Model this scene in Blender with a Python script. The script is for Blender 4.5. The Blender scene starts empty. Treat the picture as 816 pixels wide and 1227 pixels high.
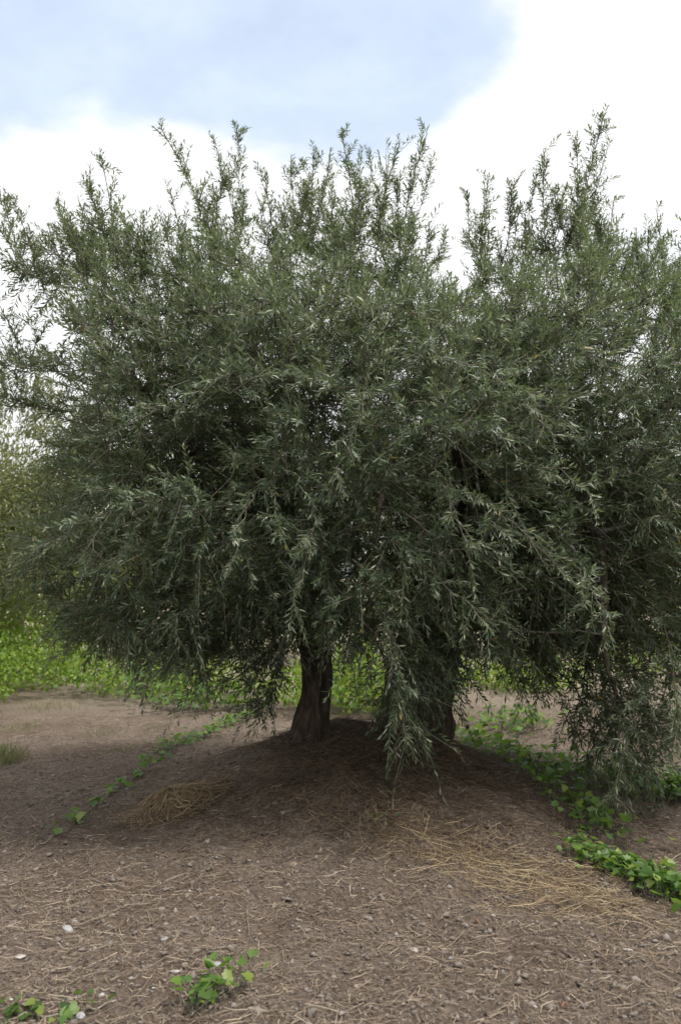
import bpy, math, random
import numpy as np
from mathutils import Vector, Matrix

R = math.radians
rng = np.random.default_rng(11)
random.seed(5)
scn = bpy.context.scene
COL = scn.collection

# ------------------------------------------------------------------ camera
CAM_Z = 1.6
PITCH = 4.6
cam_d = bpy.data.cameras.new('camera')
cam = bpy.data.objects.new('camera', cam_d)
COL.objects.link(cam)
cam.location = (0, 0, CAM_Z)
cam.rotation_euler = (R(90 + PITCH), 0, 0)
cam_d.sensor_fit = 'VERTICAL'
cam_d.sensor_height = 36.0
cam_d.lens = 28.0
cam_d.clip_start = 0.05
cam_d.clip_end = 5000
cam_d.dof.use_dof = True
cam_d.dof.focus_distance = 4.9
cam_d.dof.aperture_fstop = 2.5
scn.camera = cam

# ------------------------------------------------------------------ world: blue sky with broken bright cloud
SUN_EL, SUN_AZ = 65.0, -118.0          # azimuth measured from +Y (behind the tree) towards -X
w = bpy.data.worlds.new('World')
scn.world = w
w.use_nodes = True
nt = w.node_tree
nt.nodes.clear()
N = nt.nodes.new
L = nt.links.new
out = N('ShaderNodeOutputWorld')
bg = N('ShaderNodeBackground')
bg.inputs['Strength'].default_value = 0.1
sky = N('ShaderNodeTexSky')
sky.sky_type = 'NISHITA'
sky.sun_disc = False
sky.sun_elevation = R(SUN_EL)
sky.sun_rotation = R(-SUN_AZ)
sky.dust_density = 0.4
tc = N('ShaderNodeTexCoord')
mp = N('ShaderNodeMapping')
mp.inputs['Scale'].default_value = (1.0, 1.0, 1.7)
mp.inputs['Location'].default_value = (3.1, 0.4, 1.2)
L(tc.outputs['Generated'], mp.inputs['Vector'])
nz = N('ShaderNodeTexNoise')
nz.inputs['Scale'].default_value = 3.4
nz.inputs['Detail'].default_value = 9
nz.inputs['Roughness'].default_value = 0.52
nz.inputs['Distortion'].default_value = 0.25
L(mp.outputs['Vector'], nz.inputs['Vector'])


def vmath(op, a, b):
    n = N('ShaderNodeVectorMath')
    n.operation = op
    L(a, n.inputs[0])
    n.inputs[1].default_value = b
    return n


def gap(direction, size, depth):
    d = Vector(direction).normalized()
    n = vmath('DOT_PRODUCT', tc.outputs['Generated'], d)
    m = N('ShaderNodeMapRange')
    m.interpolation_type = 'SMOOTHSTEP'
    m.inputs['From Min'].default_value = math.cos(R(size))
    m.inputs['From Max'].default_value = 1.0
    m.inputs['To Min'].default_value = 0.0
    m.inputs['To Max'].default_value = depth
    L(n.outputs['Value'], m.inputs['Value'])
    return m.outputs['Result']


def madd(a, b, op='ADD'):
    n = N('ShaderNodeMath')
    n.operation = op
    if isinstance(a, (int, float)):
        n.inputs[0].default_value = a
    else:
        L(a, n.inputs[0])
    if isinstance(b, (int, float)):
        n.inputs[1].default_value = b
    else:
        L(b, n.inputs[1])
    return n.outputs[0]


def pdir(px, py):
    u, v = (px - 408) / 954.3, (613.5 - py) / 954.3
    c, q = math.cos(R(PITCH)), math.sin(R(PITCH))
    return (u, c - v * q, q + v * c)


holes = None
for px, py, size, depth in [(100, -45, 12, 1.3), (-20, 0, 11, 1.7), (300, -40, 13, 1.3), (395, 35, 14, 1.05), (445, 100, 10, 0.75), (40, 75, 8, 0.5),
                            (230, -170, 20, 0.75), (-260, -60, 15, 0.5)]:
    g = gap(pdir(px, py), size, depth)
    holes = g if holes is None else madd(holes, g, 'MAXIMUM')
cv = madd(madd(madd(nz.outputs['Fac'], 3.4, 'MULTIPLY'), 0.78, 'SUBTRACT'), holes, 'SUBTRACT')
rmp = N('ShaderNodeMapRange')
rmp.interpolation_type = 'SMOOTHSTEP'
rmp.inputs['From Min'].default_value = -0.05
rmp.inputs['From Max'].default_value = 0.62
L(cv, rmp.inputs['Value'])
mx = N('ShaderNodeMix')
mx.data_type = 'RGBA'
L(rmp.outputs['Result'], mx.inputs['Factor'])
# thin cirrus veil keeps the blue pale
mv = N('ShaderNodeMix')
mv.data_type = 'RGBA'
wsp = N('ShaderNodeTexNoise')
wsp.inputs['Scale'].default_value = 5.0
wsp.inputs['Detail'].default_value = 8
wsp.inputs['Roughness'].default_value = 0.6
wsp.inputs['Distortion'].default_value = 0.15
mp2 = N('ShaderNodeMapping')
mp2.inputs['Scale'].default_value = (0.8, 1.0, 1.5)
mp2.inputs['Rotation'].default_value = (0.2, 0.5, 0.1)
L(tc.outputs['Generated'], mp2.inputs['Vector'])
L(mp2.outputs['Vector'], wsp.inputs['Vector'])
wr_ = N('ShaderNodeMapRange')
wr_.inputs['From Min'].default_value = 0.35
wr_.inputs['From Max'].default_value = 0.75
wr_.inputs['To Min'].default_value = 0.58
wr_.inputs['To Max'].default_value = 0.82
L(wsp.outputs['Fac'], wr_.inputs['Value'])
L(wr_.outputs['Result'], mv.inputs['Factor'])
L(sky.outputs['Color'], mv.inputs['A'])
mv.inputs['B'].default_value = (9.3, 10.7, 13.0, 1)
L(mv.outputs['Result'], mx.inputs['A'])
mx.inputs['B'].default_value = (11.2, 11.3, 11.4, 1)
L(mx.outputs['Result'], bg.inputs['Color'])
L(bg.outputs['Background'], out.inputs['Surface'])

# ------------------------------------------------------------------ sun (veiled by thin cloud), from behind the tree
sd = bpy.data.lights.new('sun', 'SUN')
sd.energy = 4.4
sd.angle = R(16)
sd.color = (1.0, 0.95, 0.87)
sun = bpy.data.objects.new('sun', sd)
COL.objects.link(sun)
to_sun = Vector((-math.sin(R(SUN_AZ)) * math.cos(R(SUN_EL)), math.cos(R(SUN_AZ)) * math.cos(R(SUN_EL)), math.sin(R(SUN_EL))))
sun.rotation_euler = to_sun.to_track_quat('Z', 'Y').to_euler()
sun.location = to_sun * 40

scn.view_settings.view_transform = 'Standard'
scn.view_settings.look = 'None'
scn.view_settings.gamma = 1
scn.view_settings.exposure = 0.08
scn.render.engine = 'CYCLES'
scn.cycles.max_bounces = 6
scn.cycles.diffuse_bounces = 3
scn.cycles.transparent_max_bounces = 4

# ------------------------------------------------------------------ helpers
FPX = 954.3
_cp, _sp = math.cos(R(PITCH)), math.sin(R(PITCH))


def at(px, py, Y):
    """world point at depth Y for a position measured on the 816x1227 photograph (used to survey the place once)"""
    u = (px - 408) / FPX
    v = (613.5 - py) / FPX
    dy = _cp - v * _sp
    dz = _sp + v * _cp
    return np.array([u / dy * Y, Y, CAM_Z + dz / dy * Y])


def _hash(ix, iy, seed):
    h = (ix.astype(np.int64) * 374761393 + iy.astype(np.int64) * 668265263 + seed * 144665) & 0x7fffffff
    h = (h ^ (h >> 13)) * 1274126177 & 0x7fffffff
    return ((h ^ (h >> 16)) & 0xffff) / 65535.0


def vnoise(x, y, seed=0):
    x = np.asarray(x, float)
    y = np.asarray(y, float)
    ix = np.floor(x)
    iy = np.floor(y)
    fx = x - ix
    fy = y - iy
    fx = fx * fx * (3 - 2 * fx)
    fy = fy * fy * (3 - 2 * fy)
    a = _hash(ix, iy, seed)
    b = _hash(ix + 1, iy, seed)
    c = _hash(ix, iy + 1, seed)
    d = _hash(ix + 1, iy + 1, seed)
    return (a * (1 - fx) + b * fx) * (1 - fy) + (c * (1 - fx) + d * fx) * fy


def fbm(x, y, seed=0, o=4):
    s = 0
    a = 0.5
    for i in range(o):
        s = s + a * vnoise(np.asarray(x) * 2 ** i, np.asarray(y) * 2 ** i, seed + i * 7)
        a *= 0.5
    return s


def height(x, y):
    x = np.asarray(x, float)
    y = np.asarray(y, float)
    dx = x - 0.20 - 0.12 * (5.7 - y)
    r = np.sqrt((dx / 1.55) ** 2 + ((y - 5.8) / 1.35) ** 2)
    r = r + 0.25 * (fbm(x * 1.3, y * 1.3, 3) - 0.47)
    m = 0.50 * np.exp(-(np.maximum(r, 0) * 1.35) ** 2.3)
    m = m + 0.13 * (fbm(x * 2.1, y * 2.1, 15) - 0.47) * np.exp(-(np.maximum(r, 0) * 0.9) ** 2)
    near = np.exp(-((x / 9) ** 2 + ((y - 5) / 9) ** 2))
    und = 0.22 * (fbm(x * 0.35, y * 0.35, 9) - 0.47) * near
    rough = near * (0.085 * (fbm(x * 5, y * 5, 21) - 0.47) + 0.040 * (np.abs(fbm(x * 19, y * 19, 31, 3) - 0.44)) ** 0.8 * 1.3 - 0.006)
    return m + und + rough


def set_attr(me, name, vals, domain='POINT'):
    a = me.attributes.new(name, 'FLOAT', domain)
    a.data.foreach_set('value', np.ascontiguousarray(vals, dtype=np.float32))


def mesh_np(name, V, F, mat, parent=None, loc=None, smooth=False, tint=None):
    """V (n,3) ; F (m,3) or (m,4) int"""
    V = np.ascontiguousarray(V, dtype=np.float32)
    F = np.ascontiguousarray(F, dtype=np.int32)
    k = F.shape[1]
    me = bpy.data.meshes.new(name)
    me.vertices.add(len(V))
    me.vertices.foreach_set('co', V.ravel())
    me.loops.add(F.size)
    me.loops.foreach_set('vertex_index', F.ravel())
    me.polygons.add(len(F))
    me.polygons.foreach_set('loop_start', np.arange(0, F.size, k, dtype=np.int32))
    me.polygons.foreach_set('loop_total', np.full(len(F), k, dtype=np.int32))
    if smooth:
        me.polygons.foreach_set('use_smooth', np.ones(len(F), dtype=bool))
    me.update(calc_edges=True)
    if tint is not None:
        set_attr(me, 'tint', tint)
    if mat is not None:
        me.materials.append(mat)
    o = bpy.data.objects.new(name, me)
    COL.objects.link(o)
    if parent is not None:
        o.parent = parent
    if loc is not None:
        o.location = loc
    return o


def empty(name, loc, label, cat, group=None):
    o = bpy.data.objects.new(name, None)
    o.empty_display_size = 0.2
    COL.objects.link(o)
    o.location = loc
    o['label'] = label
    o['category'] = cat
    if group:
        o['group'] = group
    return o


def tag(o, label, cat, group=None):
    o['label'] = label
    o['category'] = cat
    if group:
        o['group'] = group
    return o


def norm(a):
    return a / np.maximum(np.linalg.norm(a, axis=-1, keepdims=True), 1e-9)


# ------------------------------------------------------------------ materials
def material(name):
    m = bpy.data.materials.new(name)
    m.use_nodes = True
    t = m.node_tree
    p = t.nodes['Principled BSDF']
    return m, t, p


def ramp(t, stops, src=None):
    r = t.nodes.new('ShaderNodeValToRGB')
    el = r.color_ramp.elements
    while len(el) > 1:
        el.remove(el[-1])
    el[0].position = stops[0][0]
    el[0].color = (*stops[0][1], 1)
    for pos, c in stops[1:]:
        e = el.new(pos)
        e.color = (*c, 1)
    if src is not None:
        t.links.new(src, r.inputs['Fac'])
    return r


def leaf_material(name, stops, rough=0.42, spec=0.5, trans=0.18, tcol=(0.16, 0.22, 0.04)):
    m, t, p = material(name)
    a = t.nodes.new('ShaderNodeAttribute')
    a.attribute_name = 'tint'
    r = ramp(t, stops, a.outputs['Fac'])
    t.links.new(r.outputs['Color'], p.inputs['Base Color'])
    p.inputs['Roughness'].default_value = rough
    p.inputs['Specular IOR Level'].default_value = spec
    tr = t.nodes.new('ShaderNodeBsdfTranslucent')
    tr.inputs['Color'].default_value = (*tcol, 1)
    mixs = t.nodes.new('ShaderNodeMixShader')
    mixs.inputs['Fac'].default_value = trans
    t.links.new(p.outputs['BSDF'], mixs.inputs[1])
    t.links.new(tr.outputs['BSDF'], mixs.inputs[2])
    t.links.new(mixs.outputs['Shader'], t.nodes['Material Output'].inputs['Surface'])
    return m


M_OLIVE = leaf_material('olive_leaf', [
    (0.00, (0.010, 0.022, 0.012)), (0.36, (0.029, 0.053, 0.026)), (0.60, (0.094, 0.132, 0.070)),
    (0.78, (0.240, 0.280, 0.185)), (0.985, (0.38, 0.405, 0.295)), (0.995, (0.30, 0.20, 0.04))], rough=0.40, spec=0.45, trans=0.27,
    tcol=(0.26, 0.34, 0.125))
M_BGOLIVE = leaf_material('far_olive_leaf_sunlit', [  # brighter and warmer than the near leaf: sunlight put into the colour
    (0.0, (0.08, 0.10, 0.035)), (0.5, (0.14, 0.16, 0.065)), (1.0, (0.25, 0.26, 0.12))], rough=0.5, trans=0.28, tcol=(0.32, 0.34, 0.09))
M_WEED_SUNLIT = leaf_material('field_weed_sunlit', [  # sunlit look painted in: yellower and brighter than the vine leaf
    (0.0, (0.07, 0.14, 0.02)), (0.5, (0.13, 0.22, 0.03)), (0.9, (0.22, 0.29, 0.05)), (1.0, (0.34, 0.32, 0.09))], rough=0.55, trans=0.38, tcol=(0.34, 0.48, 0.05))
M_VINE = leaf_material('vine_leaf', [
    (0.0, (0.035, 0.082, 0.014)), (0.5, (0.066, 0.138, 0.022)), (0.9, (0.12, 0.205, 0.034)), (1.0, (0.28, 0.25, 0.05))],
    rough=0.5, trans=0.35, tcol=(0.20, 0.36, 0.04))
M_GRASS = leaf_material('grass_blade', [
    (0.0, (0.09, 0.11, 0.045)), (0.6, (0.16, 0.17, 0.075)), (1.0, (0.30, 0.26, 0.14))], rough=0.6, trans=0.25, tcol=(0.2, 0.24, 0.07))
M_STRAW = leaf_material('dry_straw', [
    (0.0, (0.070, 0.052, 0.042)), (0.35, (0.150, 0.115, 0.088)), (0.7, (0.29, 0.230, 0.172)), (1.0, (0.50, 0.42, 0.31))],
    rough=0.7, spec=0.25, trans=0.08, tcol=(0.4, 0.3, 0.15))
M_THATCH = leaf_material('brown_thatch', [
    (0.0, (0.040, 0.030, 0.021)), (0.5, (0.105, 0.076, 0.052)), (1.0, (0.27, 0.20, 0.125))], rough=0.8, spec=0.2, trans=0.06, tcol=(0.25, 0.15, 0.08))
M_GOLD = leaf_material('golden_straw', [
    (0.0, (0.13, 0.088, 0.048)), (0.5, (0.27, 0.195, 0.115)), (1.0, (0.46, 0.37, 0.23))], rough=0.65, spec=0.3, trans=0.08, tcol=(0.4, 0.3, 0.15))


def soil_material():
    m, t, p = material('soil')
    g = t.nodes.new('ShaderNodeNewGeometry')
    def noise(scale, detail=6, rough=0.6):
        n = t.nodes.new('ShaderNodeTexNoise')
        n.inputs['Scale'].default_value = scale
        n.inputs['Detail'].default_value = detail
        n.inputs['Roughness'].default_value = rough
        t.links.new(g.outputs['Position'], n.inputs['Vector'])
        return n
    n1 = noise(1.1)
    n2 = noise(46, 5, 0.7)
    near = ramp(t, [(0.30, (0.088, 0.070, 0.057)), (0.50, (0.190, 0.154, 0.126)), (0.70, (0.31, 0.262, 0.222))], n2.outputs['Fac'])
    warm = ramp(t, [(0.38, (0.80, 0.74, 0.70)), (0.62, (1.1, 1.08, 1.06))], n1.outputs['Fac'])
    mul = t.nodes.new('ShaderNodeMix')
    mul.data_type = 'RGBA'
    mul.blend_type = 'MULTIPLY'
    mul.inputs['Factor'].default_value = 1
    t.links.new(near.outputs['Color'], mul.inputs['A'])
    t.links.new(warm.outputs['Color'], mul.inputs['B'])
    # farther fields: dry grass and pale earth, colour lightened to look sunlit
    n3 = noise(0.16, 5)
    far = ramp(t, [(0.36, (0.40, 0.33, 0.17)), (0.45, (0.46, 0.40, 0.32)), (0.54, (0.40, 0.35, 0.25)), (0.62, (0.20, 0.24, 0.07))], n3.outputs['Fac'])
    sx = t.nodes.new('ShaderNodeSeparateXYZ')
    t.links.new(g.outputs['Position'], sx.inputs[0])
    mr = t.nodes.new('ShaderNodeMapRange')
    mr.interpolation_type = 'SMOOTHSTEP'
    mr.inputs['From Min'].default_value = 8.5
    mr.inputs['From Max'].default_value = 15
    t.links.new(sx.outputs['Y'], mr.inputs['Value'])
    mf = t.nodes.new('ShaderNodeMix')
    mf.data_type = 'RGBA'
    t.links.new(mr.outputs['Result'], mf.inputs['Factor'])
    t.links.new(mul.outputs['Result'], mf.inputs['A'])
    t.links.new(far.outputs['Color'], mf.inputs['B'])
    t.links.new(mf.outputs['Result'], p.inputs['Base Color'])
    p.inputs['Roughness'].default_value = 0.95
    p.inputs['Specular IOR Level'].default_value = 0.15
    b = t.nodes.new('ShaderNodeBump')
    b.inputs['Strength'].default_value = 0.9
    b.inputs['Distance'].default_value = 0.035
    n4 = noise(85, 5, 0.7)
    t.links.new(n4.outputs['Fac'], b.inputs['Height'])
    t.links.new(b.outputs['Normal'], p.inputs['Normal'])
    return m


def bark_material():
    m, t, p = material('olive_bark')
    c = t.nodes.new('ShaderNodeTexCoord')
    mp_ = t.nodes.new('ShaderNodeMapping')
    mp_.inputs['Scale'].default_value = (1, 1, 0.28)
    t.links.new(c.outputs['Object'], mp_.inputs['Vector'])
    n = t.nodes.new('ShaderNodeTexNoise')
    n.inputs['Scale'].default_value = 26
    n.inputs['Detail'].default_value = 7
    n.inputs['Roughness'].default_value = 0.65
    t.links.new(mp_.outputs['Vector'], n.inputs['Vector'])
    r = ramp(t, [(0.32, (0.018, 0.013, 0.010)), (0.55, (0.060, 0.046, 0.034)), (0.78, (0.13, 0.108, 0.084))], n.outputs['Fac'])
    t.links.new(r.outputs['Color'], p.inputs['Base Color'])
    p.inputs['Roughness'].default_value = 0.9
    p.inputs['Specular IOR Level'].default_value = 0.2
    b = t.nodes.new('ShaderNodeBump')
    b.inputs['Strength'].default_value = 1.0
    b.inputs['Distance'].default_value = 0.03
    t.links.new(n.outputs['Fac'], b.inputs['Height'])
    t.links.new(b.outputs['Normal'], p.inputs['Normal'])
    return m


def plain_noise(name, c0, c1, scale, rough=0.8, bump=0.4):
    m, t, p = material(name)
    c = t.nodes.new('ShaderNodeTexCoord')
    n = t.nodes.new('ShaderNodeTexNoise')
    n.inputs['Scale'].default_value = scale
    n.inputs['Detail'].default_value = 6
    t.links.new(c.outputs['Object'], n.inputs['Vector'])
    r = ramp(t, [(0.3, c0), (0.7, c1)], n.outputs['Fac'])
    t.links.new(r.outputs['Color'], p.inputs['Base Color'])
    p.inputs['Roughness'].default_value = rough
    b = t.nodes.new('ShaderNodeBump')
    b.inputs['Strength'].default_value = bump
    b.inputs['Distance'].default_value = 0.01
    t.links.new(n.outputs['Fac'], b.inputs['Height'])
    t.links.new(b.outputs['Normal'], p.inputs['Normal'])
    return m


M_SOIL = soil_material()
M_BARK = bark_material()
M_TWIG = plain_noise('twig_bark', (0.12, 0.105, 0.08), (0.29, 0.265, 0.215), 40)
M_BRANCH = plain_noise('branch_bark', (0.06, 0.05, 0.038), (0.16, 0.14, 0.11), 40)
M_FRUIT = plain_noise('green_olive', (0.09, 0.14, 0.04), (0.16, 0.21, 0.07), 30, 0.35, 0.05)
M_STONE_G = plain_noise('grey_stone', (0.20, 0.20, 0.21), (0.36, 0.36, 0.37), 30)
M_STONE_W = plain_noise('pale_stone', (0.27, 0.255, 0.24), (0.43, 0.41, 0.385), 30)
M_STONE_B = plain_noise('brown_stone', (0.16, 0.12, 0.09), (0.27, 0.21, 0.16), 30)
M_CLOD = plain_noise('earth_crumb', (0.095, 0.078, 0.066), (0.25, 0.215, 0.188), 14.0, 0.95, 0.3)
M_HILL = plain_noise('hazy_hill_scrub', (0.10, 0.13, 0.13), (0.20, 0.22, 0.22), 0.02, 0.9, 0.0)  # blue-grey distance haze mixed into the scrub colour
M_HEAP = plain_noise('matted_stems', (0.05, 0.035, 0.024), (0.12, 0.088, 0.06), 25, 0.95, 1.0)
M_DEAD = plain_noise('dead_leaf', (0.10, 0.045, 0.025), (0.22, 0.10, 0.05), 30, 0.7, 0.1)

# ------------------------------------------------------------------ ground
gx = np.concatenate([-np.geomspace(900, 3.4, 46)[:-1], np.arange(-3.4, 3.41, 0.024), np.geomspace(3.4, 900, 46)[1:]])
gy = np.concatenate([-np.geomspace(60, 0.4, 16), np.linspace(0, 1.8, 8), np.arange(1.83, 8.0, 0.022), np.geomspace(8.0, 1800, 70)])
GX, GY = np.meshgrid(gx, gy)
GZ = height(GX, GY)
nx, ny = len(gx), len(gy)
idx = np.arange(nx * ny).reshape(ny, nx)
F = np.stack([idx[:-1, :-1], idx[:-1, 1:], idx[1:, 1:], idx[1:, :-1]], -1).reshape(-1, 4)
ground = mesh_np('ground', np.stack([GX, GY, GZ], -1).reshape(-1, 3), F, M_SOIL, smooth=True)
ground['kind'] = 'structure'

# distant ridge seen between the trees on the left
hx = np.linspace(-900, 900, 140)
rows = []
for k, (yy, f) in enumerate([(420, 0.0), (520, 0.45), (640, 0.8), (760, 1.0), (950, 0.6), (1200, 0.0)]):
    zz = f * (70 + 95 * fbm(hx * 0.006, hx * 0 + 1.3, 5) + 18 * fbm(hx * 0.03, hx * 0 + k, 8)) * (0.2 + 0.42 / (1 + np.exp((hx + 190) / 60))) - 1.0
    rows.append(np.stack([hx, np.full_like(hx, yy), zz], -1))
V = np.concatenate(rows)
idx = np.arange(len(V)).reshape(len(rows), -1)
F = np.stack([idx[:-1, :-1], idx[:-1, 1:], idx[1:, 1:], idx[1:, :-1]], -1).reshape(-1, 4)
hill = mesh_np('hill', V, F, M_HILL, smooth=True)
hill['kind'] = 'structure'


# ------------------------------------------------------------------ tubes (trunks, limbs, stems)
def catmull(pts, n):
    pts = np.asarray(pts, float)
    P = np.vstack([2 * pts[0] - pts[1], pts, 2 * pts[-1] - pts[-2]])
    res = []
    segs = len(pts) - 1
    for i in range(segs):
        t = np.linspace(0, 1, n, endpoint=(i == segs - 1))[:, None]
        p0, p1, p2, p3 = P[i], P[i + 1], P[i + 2], P[i + 3]
        res.append(0.5 * (2 * p1 + (p2 - p0) * t + (2 * p0 - 5 * p1 + 4 * p2 - p3) * t ** 2 + (3 * p1 - p0 - 3 * p2 + p3) * t ** 3))
    return np.concatenate(res)


def tube(path, rad, sides, gnarl=0.0, seed=0, flare=None):
    path = np.asarray(path, float)
    n = len(path)
    tan = norm(np.gradient(path, axis=0))
    ref = np.array([0.0, 1.0, 0.0])
    u = norm(np.cross(tan, ref))
    v = np.cross(tan, u)
    ang = np.linspace(0, 2 * math.pi, sides, endpoint=False)
    A, I = np.meshgrid(ang, np.arange(n))
    rr = np.asarray(rad, float)[:, None] * np.ones_like(A)
    s = np.concatenate([[0], np.cumsum(np.linalg.norm(np.diff(path, axis=0), axis=1))])[:, None] * np.ones_like(A)
    if gnarl:
        tw = A + s * 1.1                       # slow spiral of the old wood
        lob = np.abs(np.sin(tw * 2.5 + seed)) ** 0.7 * 0.55 + np.abs(np.sin(tw * 4.0 + 1.7 * seed + s * 2)) * 0.45 - 0.5
        per = np.cos(A) * 2.2 + 9.1
        per2 = np.sin(A) * 2.2 + 4.3
        kn = fbm(per + s * 3.5, per2 + s * 2.1 + seed, 40 + seed) - 0.47
        fine = fbm(per * 5 + s * 3, per2 * 5 + s * 4, 60 + seed, 3) - 0.44
        rr = rr * (1 + gnarl * (0.75 * lob + 1.1 * kn + 0.45 * fine))
    if flare is not None:
        amp, fall, k, ph = flare
        rr = rr * (1 + amp * np.exp(-s / fall) * (0.55 + 0.45 * np.cos(k * A + ph)))
    P = path[:, None, :] + rr[..., None] * (np.cos(A)[..., None] * u[:, None, :] + np.sin(A)[..., None] * v[:, None, :])
    V = P.reshape(-1, 3)
    i0 = np.arange(n - 1)[:, None] * sides
    j = np.arange(sides)[None, :]
    j2 = (j + 1) % sides
    F = np.stack([i0 + j, i0 + j2, i0 + sides + j2, i0 + sides + j], -1).reshape(-1, 4)
    return V, F


# ------------------------------------------------------------------ the olive tree: trunks and limbs
TY = 5.7
base_z = float(height(0.2, TY)) - 0.05
ROOT = np.array([0.2, TY, base_z])
olive = empty('olive_tree', ROOT, 'large twin-trunked olive tree with drooping grey green crown growing on the low mound', 'tree')


def part_tube(name, path, rad, sides, mat, parent, root, gnarl=0.0, seed=0, flare=None, smooth=True):
    V, F = tube(path, rad, sides, gnarl, seed, flare)
    return mesh_np(name, V - root, F, mat, parent, smooth=smooth)


tA = catmull([at(368, 915, 5.65), at(372, 870, 5.65), at(379, 815, 5.68), at(374, 765, 5.7), at(356, 712, 5.72), at(338, 665, 5.75), at(322, 620, 5.8)], 12)
part_tube('trunk', tA, np.interp(np.linspace(0, 1, len(tA)), [0, .12, .3, .7, 1], [0.125, 0.105, 0.088, 0.088, 0.075]), 40, M_BARK, olive, ROOT,
          0.55, 2, (1.1, 0.12, 3, 2.6))
tB = catmull([at(492, 925, 5.85), at(496, 880, 5.85), at(503, 825, 5.85), at(515, 765, 5.82), at(534, 710, 5.8), at(556, 660, 5.78), at(575, 610, 5.75)], 12)
part_tube('trunk', tB, np.interp(np.linspace(0, 1, len(tB)), [0, .12, .4, .75, 1], [0.27, 0.235, 0.21, 0.19, 0.14]), 44, M_BARK, olive, ROOT,
          0.52, 5, (0.8, 0.18, 3, 0.7))

skel = []          # nodes: position
par = []


def add_path(path, parent):
    last = parent
    for p in path:
        skel.append(np.array(p))
        par.append(last)
        last = len(skel) - 1
    return last


def resample(path, step):
    path = np.asarray(path)
    d = np.concatenate([[0], np.cumsum(np.linalg.norm(np.diff(path, axis=0), axis=1))])
    m = max(2, int(d[-1] / step))
    t = np.linspace(0, d[-1], m)
    return np.stack([np.interp(t, d, path[:, i]) for i in range(3)], -1)


endA = add_path(resample(tA[40:], 0.1), -1)
endB = add_path(resample(tB[40:], 0.1), -1)
PA, PB = tA[-1], tB[-1]
limbs = [
    (endA, [PA, at(270, 570, 5.6), at(210, 520, 5.5), at(160, 450, 5.4)], 0.085),
    (endA, [PA, at(300, 540, 5.9), at(275, 440, 6.1), at(255, 350, 6.1)], 0.08),
    (endA, [PA, at(330, 560, 5.4), at(350, 480, 5.2), at(345, 390, 5.2)], 0.075),
    (endA, [PA, at(255, 615, 5.3), at(180, 610, 5.0), at(130, 640, 4.9)], 0.065),
    (endA, [PA, at(240, 590, 6.3), at(150, 560, 6.7)], 0.06),
    (endB, [PB, at(560, 540, 5.8), at(520, 450, 5.9), at(480, 330, 5.9)], 0.09),
    (endB, [PB, at(610, 540, 5.8), at(645, 460, 5.9), at(675, 350, 6.0)], 0.10),
    (endB, [PB, at(640, 580, 5.6), at(720, 540, 5.5), at(790, 500, 5.5)], 0.07),
    (endB, [PB, at(560, 570, 5.2), at(545, 530, 4.8), at(560, 520, 4.55)], 0.075),
    (endB, [PB, at(640, 600, 5.3), at(700, 620, 5.0), at(722, 690, 4.9), at(722, 760, 4.9)], 0.085),
    (endB, [PB, at(600, 560, 6.3), at(640, 520, 6.9)], 0.07),
    (endB, [PB, at(520, 575, 5.2), at(470, 560, 4.9), at(455, 610, 4.7)], 0.032),
]
for ln, (pn, pts, r0) in enumerate(limbs):
    pth = catmull(pts, 9)
    jit = (rng.random((len(pth), 3)) - 0.5) * 0.02
    jit[0] = 0
    pth = pth + jit
    part_tube('limb', pth, np.linspace(r0 * 0.85, r0 * 0.16, len(pth)), 14, M_BARK, olive, ROOT, 0.22, ln)
    add_path(resample(pth, 0.1)[1:], pn)

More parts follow.
